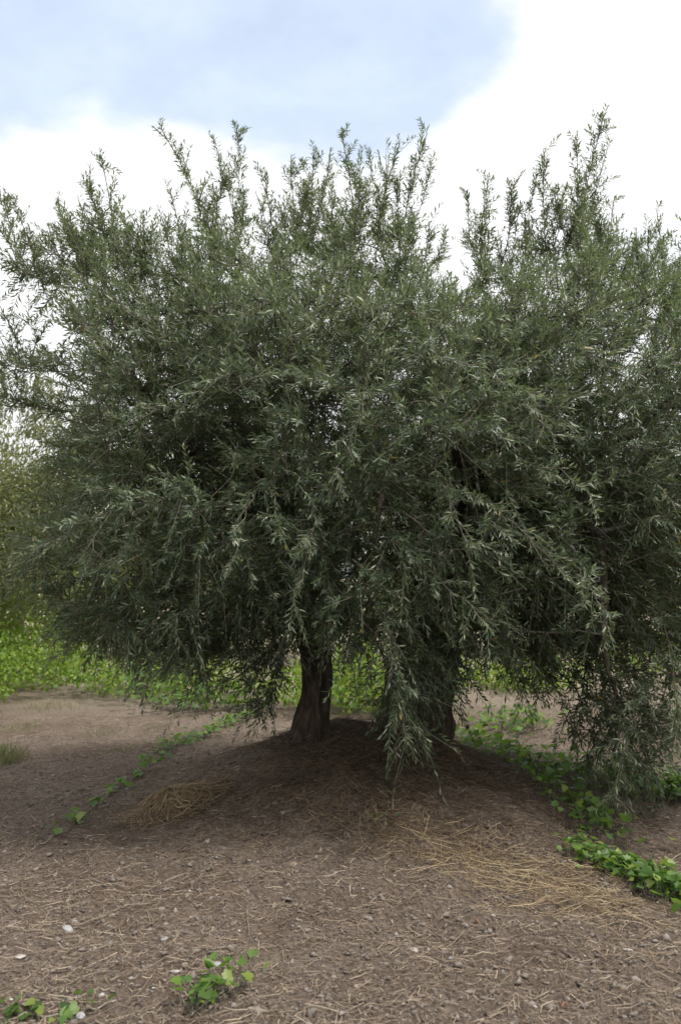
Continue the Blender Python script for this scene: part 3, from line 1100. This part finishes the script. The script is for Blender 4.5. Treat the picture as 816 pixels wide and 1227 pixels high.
# ------------------------------------------------------------------ broad leaved ground vines
def heart_mesh(name, tint, lobed):
    if lobed:
        pol = [(0, -0.15), (0.28, -0.32), (0.55, -0.12), (0.46, 0.12), (0.62, 0.38), (0.30, 0.46), (0, 0.85)]
    else:
        pol = [(0, -0.12), (0.25, -0.30), (0.48, -0.12), (0.50, 0.15), (0.36, 0.45), (0.16, 0.70), (0, 0.95)]
    right = pol
    left = [(-x, y) for x, y in pol[1:-1]][::-1]
    ringp = right + left
    V = [(0, 0.22, -0.03)]
    for x, y in ringp:
        V.append((x, y, 0.16 * abs(x) - 0.22 * max(0, y - 0.2) ** 2))
    m_ = len(ringp)
    F = [(0, 1 + i, 1 + (i + 1) % m_) for i in range(m_)]
    me = bpy.data.meshes.new(name)
    me.from_pydata(V, [], F)
    for pl in me.polygons:
        pl.use_smooth = True
    set_attr(me, 'tint', np.full(len(V), tint))
    me.materials.append(M_VINE)
    return me


VLEAF = [heart_mesh('leaf', t, lob) for t in (0.05, 0.25, 0.45, 0.62, 0.82, 0.93) for lob in (False, True)]
rv = np.random.default_rng(77)


def vine(name, pts, spread, count, size, lift, label, cat='vine', group=None, yellow=0.0):
    """creeping plant along a ground path (world x,y points): stems + single leaves"""
    pts = np.array(pts, float)
    path = catmull(np.column_stack([pts, np.zeros(len(pts))]), 10)
    path[:, 2] = height(path[:, 0], path[:, 1]) + 0.012
    root0 = path[0].copy()
    root = empty(name, root0, label, cat, group)
    part_tube('stem', path, np.full(len(path), 0.0035), 5, M_TWIG, root, root0)
    d = np.concatenate([[0], np.cumsum(np.linalg.norm(np.diff(path, axis=0), axis=1))])
    stalks = []
    for k in range(count):
        t = rv.random() * d[-1]
        c = np.array([np.interp(t, d, path[:, a]) for a in range(3)])
        sp = spread if not callable(spread) else spread(t / d[-1])
        c[:2] += rv.normal(size=2) * sp
        foot = c.copy()
        foot[2] = height(c[0], c[1])
        h = lift * rv.uniform(0.25, 1.0) * math.exp(-0.0)
        topp = foot + np.array([rv.normal() * h * 0.3, rv.normal() * h * 0.3, h])
        stalks.append(np.stack([foot, (foot + topp) / 2 + rv.normal(size=3) * 0.006, topp]))
        o = bpy.data.objects.new('leaf', VLEAF[rv.integers(0, len(VLEAF))])
        COL.objects.link(o)
        o.parent = root
        o.location = tuple(topp - root0)
        s = size * rv.uniform(0.6, 1.25)
        o.scale = (s, s, s)
        o.rotation_euler = (rv.normal() * 0.45 + 0.30, rv.normal() * 0.4, rv.random() * 6.28)
    V, F = stem_mesh(np.array(stalks) - root0, 0.0022, 0.0014)
    st = mesh_np('stalks', V, F, M_TWIG, root)
    st['kind'] = 'stuff'
    return root


def gp(px, py):
    """ground point seen at a place of the photograph (solved once against the terrain)"""
    Y = 3.0
    best = None
    for Y in np.arange(1.8, 60, 0.02) if py > 760 else np.arange(6, 90, 0.1):
        p = at(px, py, Y)
        if p[2] <= height(p[0], p[1]):
            return (p[0], p[1])
    p = at(px, py, 40)
    return (p[0], p[1])


vine('creeping_vine', [gp(38, 1022), gp(75, 1000), gp(120, 962), gp(170, 925), gp(205, 902)], lambda t: 0.03 + 0.03 * t, 62, 0.055, 0.06,
     'thin trail of scattered green leaves creeping across bare soil towards the straw heap')
vine('creeping_vine', [gp(192, 905), gp(225, 892), gp(255, 878), gp(300, 860)], 0.075, 200, 0.045, 0.09,
     'dense narrow strip of small green leaves climbing the mound edge above the straw heap')
vine('vine_plant', [gp(100, 835), gp(130, 828), gp(160, 830), gp(195, 842)], 0.26, 290, 0.085, 0.42,
     'bushy green vine standing under the outermost drooping branches')
vine('vine_plant', [gp(200, 848), gp(240, 852), gp(300, 850)], 0.24, 280, 0.075, 0.30,
     'green vine spread between the bushy vine and the slim trunk')
vine('vine_plant', [gp(545, 888), gp(575, 898), gp(615, 915), gp(640, 928)], 0.15, 260, 0.054, 0.15,
     'leafy green vine at the back edge of the mound behind the thick trunk')
vine('vine_plant', [gp(640, 932), gp(665, 948), gp(690, 966), gp(728, 1004)], 0.12, 190, 0.048, 0.11,
     'green vine trailing down from the mound back edge to bare soil')
vine('vine_plant', [gp(640, 922), gp(700, 936), gp(760, 948), gp(800, 953)], 0.16, 290, 0.056, 0.16,
     'green vine patch beneath the lowest hanging olive branches')
vine('vine_plant', [gp(775, 955), gp(815, 958), gp(850, 962)], 0.13, 220, 0.058, 0.17,
     'thick clump of green vine past the lowest hanging olive branches')
vine('vine_plant', [gp(692, 1028), gp(730, 1040), gp(760, 1056)], 0.065, 210, 0.040, 0.09,
     'low dense green vine beside the golden straw at the mound foot')
vine('vine_plant', [gp(765, 1060), gp(795, 1072), gp(830, 1088)], 0.075, 220, 0.042, 0.11,
     'low dense green vine at the far end of the golden straw')
vine('vine_plant', [gp(700, 1010), gp(720, 985), gp(740, 1005)], 0.05, 22, 0.042, 0.06,
     'few scattered vine leaves on bare soil between two larger vine patches')
vine('weed_plant', [gp(228, 1222), gp(250, 1205), gp(285, 1190), gp(292, 1185)], 0.035, 56, 0.036, 0.11,
     'bushiest weed with small green leaves beside the white stone chip', 'weed')
vine('weed_plant', [gp(-10, 1235), gp(30, 1226), gp(80, 1222), gp(140, 1205)], 0.028, 26, 0.034, 0.06,
     'straggling weed with sparse oval leaves beside a bare strip of straw', 'weed')
vine('weed_plant', [gp(445, 985), gp(458, 988), gp(470, 990)], 0.02, 22, 0.020, 0.03,
     'tiny green seedling cluster alone on the shaded mound slope', 'weed')
vine('vine_plant', [gp(400, 850), gp(440, 855), gp(480, 845)], 0.28, 260, 0.070, 0.42,
     'green vine glimpsed between the two trunks')
vine('vine_plant', [gp(-10, 815), gp(40, 800), gp(90, 812), gp(130, 822)], 0.30, 280, 0.075, 0.12,
     'creeping green vine spread over open ground below the tall vine shrubs')
vine('vine_plant', [gp(590, 880), gp(610, 870), gp(640, 885)], 0.2, 160, 0.065, 0.2,
     'small green vine patch on pale gravelly soil behind the mound')


def vine_shrub(x, y, w_, h_, nl, seed, label, big=1.0):
    r = np.random.default_rng(seed)
    z = float(height(x, y))
    root = empty('vine_shrub', (x, y, z), label, 'shrub', 'vine shrubs behind the olive tree')
    for k in range(5):
        a = r.random() * 6.28
        e = np.array([math.cos(a) * w_ * 0.4, math.sin(a) * w_ * 0.3, h_ * 0.7])
        pth = catmull([np.zeros(3), e * 0.4 + np.array([0, 0, 0.1]), e], 5)
        part_tube('stem', pth, np.linspace(0.012, 0.004, len(pth)), 5, M_TWIG, root, np.zeros(3))
    p = norm(r.normal(size=(nl, 3))) * (r.random((nl, 1)) ** 0.4) * np.array([w_ / 2, w_ / 2.4, h_ / 2])
    p[:, 2] += h_ / 2
    p[:, 2] *= 0.35 + 1.3 * fbm(p[:, 0] * 2.2 + seed * 9, p[:, 1] * 2.2, 3)
    p = p[fbm(p[:, 0] * 1.6 + seed * 3, p[:, 1] * 1.6, 4) > 0.36]
    p = p[p[:, 2] > 0.02]
    D = norm(r.normal(size=p.shape) + np.array([0, 0, -0.2]))
    Nn = r.normal(size=p.shape) * 0.7 + np.array([0, -0.2, 0.9])
    Nn = norm(Nn - (Nn * D).sum(1, keepdims=True) * D)
    V, F = leaf_mesh(p, D, Nn, r.uniform(0.035, 0.075, len(p)) * big, LEAF8, LEAF8_F, 0.7)
    c = mesh_np('foliage', V, F, M_WEED_SUNLIT, root, tint=np.repeat(np.clip(r.random(len(p)) * 0.6 + 0.2, 0, 1), 8))
    c['kind'] = 'stuff'


vine_shrub(-4.7, 11.0, 2.8, 0.85, 5200, 1, 'tall bright green vine shrub in front of the sunlit olive tree')
vine_shrub(-5.0, 9.7, 2.2, 0.40, 2600, 2, 'lower bright green vine shrub before the trunk of the sunlit olive tree')
vine_shrub(-6.3, 15.4, 5.5, 2.2, 6500, 7, 'broad pale green thicket behind the sunlit olive tree', 2.6)
vine_shrub(-2.4, 11.0, 2.6, 0.6, 3000, 3, 'green vine shrub glimpsed through the hanging branches over the straw heap')
vine_shrub(0.2, 9.6, 2.6, 0.70, 3400, 4, 'green vine shrub glimpsed between the two trunks')
vine_shrub(2.5, 11.5, 2.2, 0.55, 2200, 5, 'green vine shrub behind the right hand trunk of the large tree')
vine_shrub(5.0, 13.0, 2.4, 0.6, 2000, 6, 'green vine shrub at the edge of the pale sunlit earth')

# dry grass of the sunlit field behind
nb = 16000
r = np.random.default_rng(9)
gxp = r.uniform(-17, 17, nb)
gyp = 15.5 + (r.random(nb) ** 1.6) * 22
msk = fbm(gxp * 0.3, gyp * 0.3, 77) > 0.43
gxp, gyp = gxp[msk], gyp[msk]
B = np.stack([gxp, gyp, height(gxp, gyp)], -1)
D = norm(np.stack([r.normal(size=len(gxp)) * 0.35, r.normal(size=len(gxp)) * 0.35, np.ones(len(gxp))], -1))
Nn = norm(np.cross(D, norm(r.normal(size=D.shape))))
V, F = leaf_mesh(B, D, Nn, r.uniform(0.12, 0.38, len(B)), LEAF4, LEAF4_F, 0.06)
g = mesh_np('dry_grass', V, F, M_GRASS, tint=np.repeat(np.clip(r.random(len(B)) * 0.5 + 0.5, 0, 1), 5))
g['kind'] = 'stuff'
g['label'] = 'sunlit dry grass of the field behind the grove trees'
g['category'] = 'grass'


def grass_tuft(px, py, nb_, h_, w_, label, seed):
    r = np.random.default_rng(seed)
    x, y = gp(px, py)
    z = float(height(x, y))
    root = empty('grass_tuft', (x, y, z), label, 'grass', 'grass tufts on the bare ground')
    b = r.normal(size=(nb_, 2)) * w_
    bx, by = b[:, 0], b[:, 1]
    B = np.stack([bx, by, height(x + bx, y + by) - z], -1)
    D = norm(np.stack([r.normal(size=nb_) * 0.5, r.normal(size=nb_) * 0.5, np.ones(nb_)], -1))
    Nn = norm(np.cross(D, norm(r.normal(size=D.shape))))
    V, F = leaf_mesh(B, D, Nn, r.uniform(0.4, 1.0, nb_) * h_, LEAF8, LEAF8_F, 0.035)
    c = mesh_np('blades', V, F, M_GRASS, root, tint=np.repeat(r.random(nb_), 8))
    c['kind'] = 'stuff'


grass_tuft(6, 912, 420, 0.20, 0.10, 'faded green grass tuft on bare ground away from the mound', 1)
grass_tuft(120, 880, 260, 0.09, 0.14, 'short sparse grey green grass patch near the trailing vine', 2)
grass_tuft(60, 850, 300, 0.12, 0.22, 'loose patch of dull grass between the creeping vine and open soil', 4)
grass_tuft(20, 875, 260, 0.10, 0.16, 'thin grass fringe beside the faded green grass tuft', 5)
grass_tuft(150, 900, 200, 0.07, 0.12, 'sparse low grass just outside the dense strip of small leaves', 6)
grass_tuft(190, 875, 120, 0.07, 0.10, 'thin wispy grass patch against the foot of the bushy vine', 3)

# ------------------------------------------------------------------ straw, litter, crumbs of earth
def straw(name, X, Y, length, width, mat, seed, lift=0.004, tilt=0.12, curl=0.25, tints=None, orient=None):
    r = np.random.default_rng(seed)
    k = len(X)
    a = r.random(k) * 6.283 if orient is None else orient
    Ln = length
    m = 3
    t = np.linspace(-0.5, 0.5, m)
    ca = r.normal(size=k) * curl
    ang = a[:, None] + ca[:, None] * t[None, :] * 2
    px_ = X[:, None] + np.cos(ang) * t[None, :] * Ln[:, None]
    py_ = Y[:, None] + np.sin(ang) * t[None, :] * Ln[:, None]
    hz = height(px_.ravel(), py_.ravel()).reshape(px_.shape)
    hz = hz.max(1, keepdims=True) * 0.55 + hz * 0.45
    tl = r.normal(size=k) * tilt
    pz = hz + lift + r.random(k)[:, None] * 0.006 + np.maximum(tl[:, None] * t[None, :] * Ln[:, None], -0.003)
    P = np.stack([px_, py_, pz], -1)
    V, F = [], []
    tn = norm(np.gradient(P, axis=1))
    sd = norm(np.cross(tn, np.array([0, 0, 1.0])))
    upv = np.cross(sd, tn)
    wv = width[:, None, None] * np.array([1, 1, 0.6])[None, :, None] * 0.55
    roll = (r.random(k) * 2.4 - 1.2)[:, None, None]
    sv = sd * np.cos(roll) + upv * np.sin(roll)
    V = np.stack([P + sv * wv, P - sv * wv], 2).reshape(-1, 3)
    base = (np.arange(k) * m * 2)[:, None] + (np.arange(m - 1) * 2)[None, :]
    F = np.stack([base, base + 1, base + 3, base + 2], -1).reshape(-1, 4)
    tint = r.random(k) if tints is None else tints
    o = mesh_np(name, V, F, mat, tint=np.repeat(tint, m * 2))
    o['kind'] = 'stuff'
    return o


r = np.random.default_rng(31)
ns = 145000
Yp = 2.3 + (r.random(ns) ** 1.35) * 7.0
Xp = (r.random(ns) - 0.5) * (Yp * 1.05 + 0.5)
msk = r.random(ns) < 0.45 + 1.1 * np.clip(fbm(Xp * 1.6, Yp * 1.6, 55) - 0.30, 0, 1)
Xp, Yp = Xp[msk], Yp[msk]
ln = np.clip(r.gamma(1.5, 0.028, len(Xp)), 0.012, 0.24)
o = straw('straw_litter', Xp, Yp, ln, r.uniform(0.0011, 0.0032, len(Xp)), M_STRAW, 32, tints=np.clip(r.beta(2, 2.6, len(Xp)), 0, 1))
o['label'] = 'short broken straw and dry stem litter strewn over the soil'
o['category'] = 'litter'

# golden long straw lying along the mound foot
r = np.random.default_rng(41)
line = np.array([gp(420, 962), gp(470, 990), gp(520, 1015), gp(580, 1040), gp(640, 1055), gp(700, 1070), gp(760, 1090)])
lt = r.random(1700)
lt = np.clip(lt, 0, 1)
lx = np.interp(lt, np.linspace(0, 1, len(line)), line[:, 0]) + r.normal(size=len(lt)) * 0.16
ly = np.interp(lt, np.linspace(0, 1, len(line)), line[:, 1]) + r.normal(size=len(lt)) * (0.09 + 0.16 * lt)
dirv = np.arctan2(np.interp(lt, np.linspace(0, 1, len(line)), np.gradient(line[:, 1])), np.interp(lt, np.linspace(0, 1, len(line)), np.gradient(line[:, 0])))
o = straw('golden_straw', lx, ly, r.uniform(0.05, 0.26, len(lx)), r.uniform(0.0012, 0.0026, len(lx)), M_GOLD, 42, lift=0.006, tilt=0.10, curl=0.22,
          orient=dirv + r.normal(size=len(lx)) * 0.8)
o['label'] = 'band of long golden straw lying along the foot of the mound'
o['category'] = 'straw'

# brown fallen thatch around the trunk; its dark tint also deepens the tree's shade
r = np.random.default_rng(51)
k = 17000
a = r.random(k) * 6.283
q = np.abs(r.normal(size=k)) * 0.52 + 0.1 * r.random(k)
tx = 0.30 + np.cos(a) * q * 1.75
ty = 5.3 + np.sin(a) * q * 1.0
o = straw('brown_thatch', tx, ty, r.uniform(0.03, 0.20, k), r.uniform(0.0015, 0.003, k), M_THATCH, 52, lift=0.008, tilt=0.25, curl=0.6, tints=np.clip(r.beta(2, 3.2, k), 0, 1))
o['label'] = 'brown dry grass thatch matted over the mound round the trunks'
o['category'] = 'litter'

# straw heap on the mound's shoulder
hx_, hy_ = gp(208, 968)
hz_ = float(height(hx_, hy_))
heap = empty('straw_heap', (hx_, hy_, hz_), 'small matted heap of dry grass stems round a dark core on the mound', 'straw')
r = np.random.default_rng(61)
a = np.linspace(0, 2 * math.pi, 20, endpoint=False)
Vh = [(0, 0.02, 0.115)]
for q_, zz in ((0.4, 0.10), (0.75, 0.06), (1.0, -0.03)):
    for t in a:
        s_ = q_ * (1 + 0.18 * math.sin(3 * t + 1) + r.normal() * 0.05)
        Vh.append((0.26 * s_ * math.cos(t), 0.17 * s_ * math.sin(t), zz + r.normal() * 0.006))
Fh = [(0, 1 + i, 1 + (i + 1) % 20) for i in range(20)]
for q_ in range(2):
    for i in range(20):
        b_ = 1 + q_ * 20
        Fh += [(b_ + i, b_ + 20 + i, b_ + 20 + (i + 1) % 20), (b_ + i, b_ + 20 + (i + 1) % 20, b_ + (i + 1) % 20)]
mesh_np('clod', np.array(Vh) * np.array([0.8, 0.8, 0.45]), np.array(Fh), M_HEAP, heap, smooth=True)  # solid core; its dark colour stands in for the shaded hollow
k = 620
P = []
for i in range(k):
    t0 = r.random() * 6.28
    q0 = math.sqrt(r.random()) * 1.15
    p0 = np.array([0.23 * q0 * math.cos(t0) * (1 + 0.3 * math.sin(2 * t0)), 0.17 * q0 * math.sin(t0), 0])
    dd = r.normal(size=2)
    dd /= np.linalg.norm(dd)
    l_ = r.uniform(0.05, 0.36)
    f = np.linspace(-0.5, 0.5, 6)
    bow = r.uniform(-0.35, 0.35) * l_
    pts = np.stack([p0[0] + dd[0] * f * l_ - dd[1] * bow * (1 - 4 * f * f), p0[1] + dd[1] * f * l_ + dd[0] * bow * (1 - 4 * f * f), np.zeros(6)], -1)
    e = np.sqrt((pts[:, 0] / 0.27) ** 2 + (pts[:, 1] / 0.18) ** 2)
    pts[:, 2] = 0.085 * np.maximum(0, 1 - e ** 1.8) + 0.006 + r.random() ** 2 * 0.05 + (height(hx_ + pts[:, 0], hy_ + pts[:, 1]) - hz_) * np.clip(e, 0, 1)
    P.append(pts)
V, F = stem_mesh(np.array(P), 0.0020, 0.0012)
c = mesh_np('stems', V, F, M_GOLD, heap, tint=np.repeat(np.clip(r.beta(1.2, 1.5, k), 0, 1), 18))
c['kind'] = 'stuff'

# crumbs of earth and grit
r = np.random.default_rng(71)
k = 26000
Yc = 2.3 + (r.random(k) ** 1.4) * 5.0
Xc = (r.random(k) - 0.5) * (Yc * 1.0 + 0.4)
sc = np.clip(r.gamma(1.5, 0.0036, k), 0.0025, 0.017)
o8 = np.array([[1, 0, 0], [0, 1, 0], [-1, 0, 0], [0, -1, 0], [0, 0, 1], [0, 0, -1.0]])
f8 = np.array([[0, 1, 4], [1, 2, 4], [2, 3, 4], [3, 0, 4], [1, 0, 5], [2, 1, 5], [3, 2, 5], [0, 3, 5]])
th = r.random(k) * 6.28
rt = np.stack([np.stack([np.cos(th), -np.sin(th), th * 0], -1), np.stack([np.sin(th), np.cos(th), th * 0], -1), np.stack([th * 0, th * 0, th * 0 + 1], -1)], 1)
lc = (o8[None] + r.normal(size=(k, 6, 3)) * 0.33) * np.stack([r.uniform(0.8, 1.9, k), r.uniform(0.6, 1.1, k), r.uniform(0.35, 0.8, k)], -1)[:, None, :]
lc = np.einsum('kij,knj->kni', rt, lc)
Vc = np.stack([Xc, Yc, height(Xc, Yc) + sc * 0.15], -1)[:, None, :] + lc * sc[:, None, None]
Fc = (np.arange(k) * 6)[:, None, None] + f8[None]
o = mesh_np('earth_crumbs', Vc.reshape(-1, 3), Fc.reshape(-1, 3), M_CLOD)
o['kind'] = 'stuff'
o['label'] = 'crumbs of dry earth scattered over the ground'
o['category'] = 'soil'
k = 700
Yc = 2.3 + (r.random(k) ** 1.4) * 5.0
Xc = (r.random(k) - 0.5) * (Yc * 1.0 + 0.4)
sc = np.clip(r.gamma(1.3, 0.0022, k), 0.0015, 0.008)
jit = 1 + r.normal(size=(k, len(fv), 1)) * 0.22
Vc = np.stack([Xc, Yc, height(Xc, Yc) + sc * 0.5], -1)[:, None, :] + fv[None] * jit * sc[:, None, None] * np.array([1.2, 1.0, 0.7])
Fc = (np.arange(k) * len(fv))[:, None, None] + ff[None]
o = mesh_np('pale_grit', Vc.reshape(-1, 3), Fc.reshape(-1, 3), M_STONE_W)
o['kind'] = 'stuff'
o['label'] = 'pale grit and tiny stone chips sprinkled over the soil'
o['category'] = 'gravel'


# single stones
def stone(px, py, s, mat, label, flat=0.6, seed=0, rotz=0.0, name='stone'):
    r = np.random.default_rng(900 + seed)
    x, y = gp(px, py)
    bm = bmesh.new()
    bmesh.ops.create_icosphere(bm, subdivisions=2, radius=1)
    cuts = norm(r.normal(size=(9, 3)))
    off = r.uniform(0.55, 0.85, 9)
    for v in bm.verts:
        p = np.array(v.co[:])
        for c_, d_ in zip(cuts, off):
            e = p @ c_ - d_
            if e > 0:
                p = p - c_ * e
        v.co = Vector(p * np.array([1.25, 0.9, flat])) * s
    me = bpy.data.meshes.new(name)
    bm.to_mesh(me)
    bm.free()
    me.materials.append(mat)
    o = bpy.data.objects.new(name, me)
    COL.objects.link(o)
    o.location = (x, y, float(height(x, y)) + s * flat * 0.35)
    o.rotation_euler = (r.normal() * 0.15, r.normal() * 0.15, rotz + r.random() * 3)
    tag(o, label, 'stone', 'loose stones on the bare ground')


stone(82, 1117, 0.026, M_STONE_G, 'largest grey angular stone lying in dry straw', 0.7, 1)
stone(90, 1106, 0.015, M_STONE_G, 'flat grey sliver of stone leaning by the largest grey stone', 0.35, 2)
stone(172, 990, 0.024, M_STONE_W, 'white stone at the foot of the straw heap', 0.6, 3)
stone(249, 1010, 0.018, M_STONE_W, 'small bright white stone on bare soil below the straw heap', 0.7, 4)
stone(339, 975, 0.018, M_STONE_W, 'white pebble on the shaded mound slope', 0.7, 5)
stone(197, 1128, 0.022, M_STONE_G, 'pale flat stone chip half buried in straw', 0.35, 6)
stone(210, 1166, 0.017, M_STONE_W, 'white stone chip beside the upright weed', 0.6, 7)
stone(221, 1163, 0.017, M_STONE_B, 'brown pebble touching the white stone chip near the upright weed', 0.7, 8)
stone(260, 1160, 0.020, M_STONE_G, 'dark grey stone behind the upright weed', 0.6, 9)
stone(122, 1197, 0.012, M_STONE_W, 'tiny white pebble beside the straggling weed', 0.8, 10)
stone(97, 1219, 0.018, M_STONE_G, 'grey pebble among the straggling weed leaves', 0.7, 11)
stone(25, 1149, 0.020, M_STONE_W, 'pale flat stone in straw near the largest grey stone', 0.35, 12)
stone(590, 1099, 0.014, M_STONE_W, 'small white stone beside the golden straw', 0.7, 13)
stone(752, 1140, 0.018, M_STONE_W, 'pale oval stone on open soil below the low dense vine', 0.5, 14)
stone(497, 1140, 0.020, M_STONE_W, 'pale flat stone on open gravelly soil below the mound', 0.4, 15)
stone(540, 1150, 0.012, M_STONE_G, 'small grey pebble on open gravelly soil below the mound', 0.7, 16)
stone(352, 1038, 0.022, M_STONE_B, 'brown clod like stone on the slope between straw heap and mound foot', 0.6, 17)

# curled rust coloured dead leaves by the golden straw
for k, (px, py, s) in enumerate([(682, 1053, 0.045), (592, 1120, 0.03), (676, 1208, 0.028), (572, 1107, 0.025)]):
    x, y = gp(px, py)
    V, F = leaf_mesh(np.zeros((1, 3)), np.array([[1.0, 0, 0]]), np.array([[0, 0, 1.0]]), np.array([s]), LEAF8 * np.array([1, 1, 2.2]), LEAF8_F, 0.6)
    o = mesh_np('dead_leaf', V + np.array([-s / 2, 0, 0]), F, M_DEAD, loc=(x, y, float(height(x, y)) + 0.012), smooth=True)
    o.rotation_euler = (0.2, 0.1, k * 1.7 + 0.4)
    tag(o, ['curled rust brown dead leaf between golden straw and the low vine', 'small rust brown dead leaf beside the small white stone',
            'rust brown dead leaf alone on open soil', 'tiny rust brown dead leaf at the edge of golden straw'][k], 'leaf', 'fallen dead leaves')
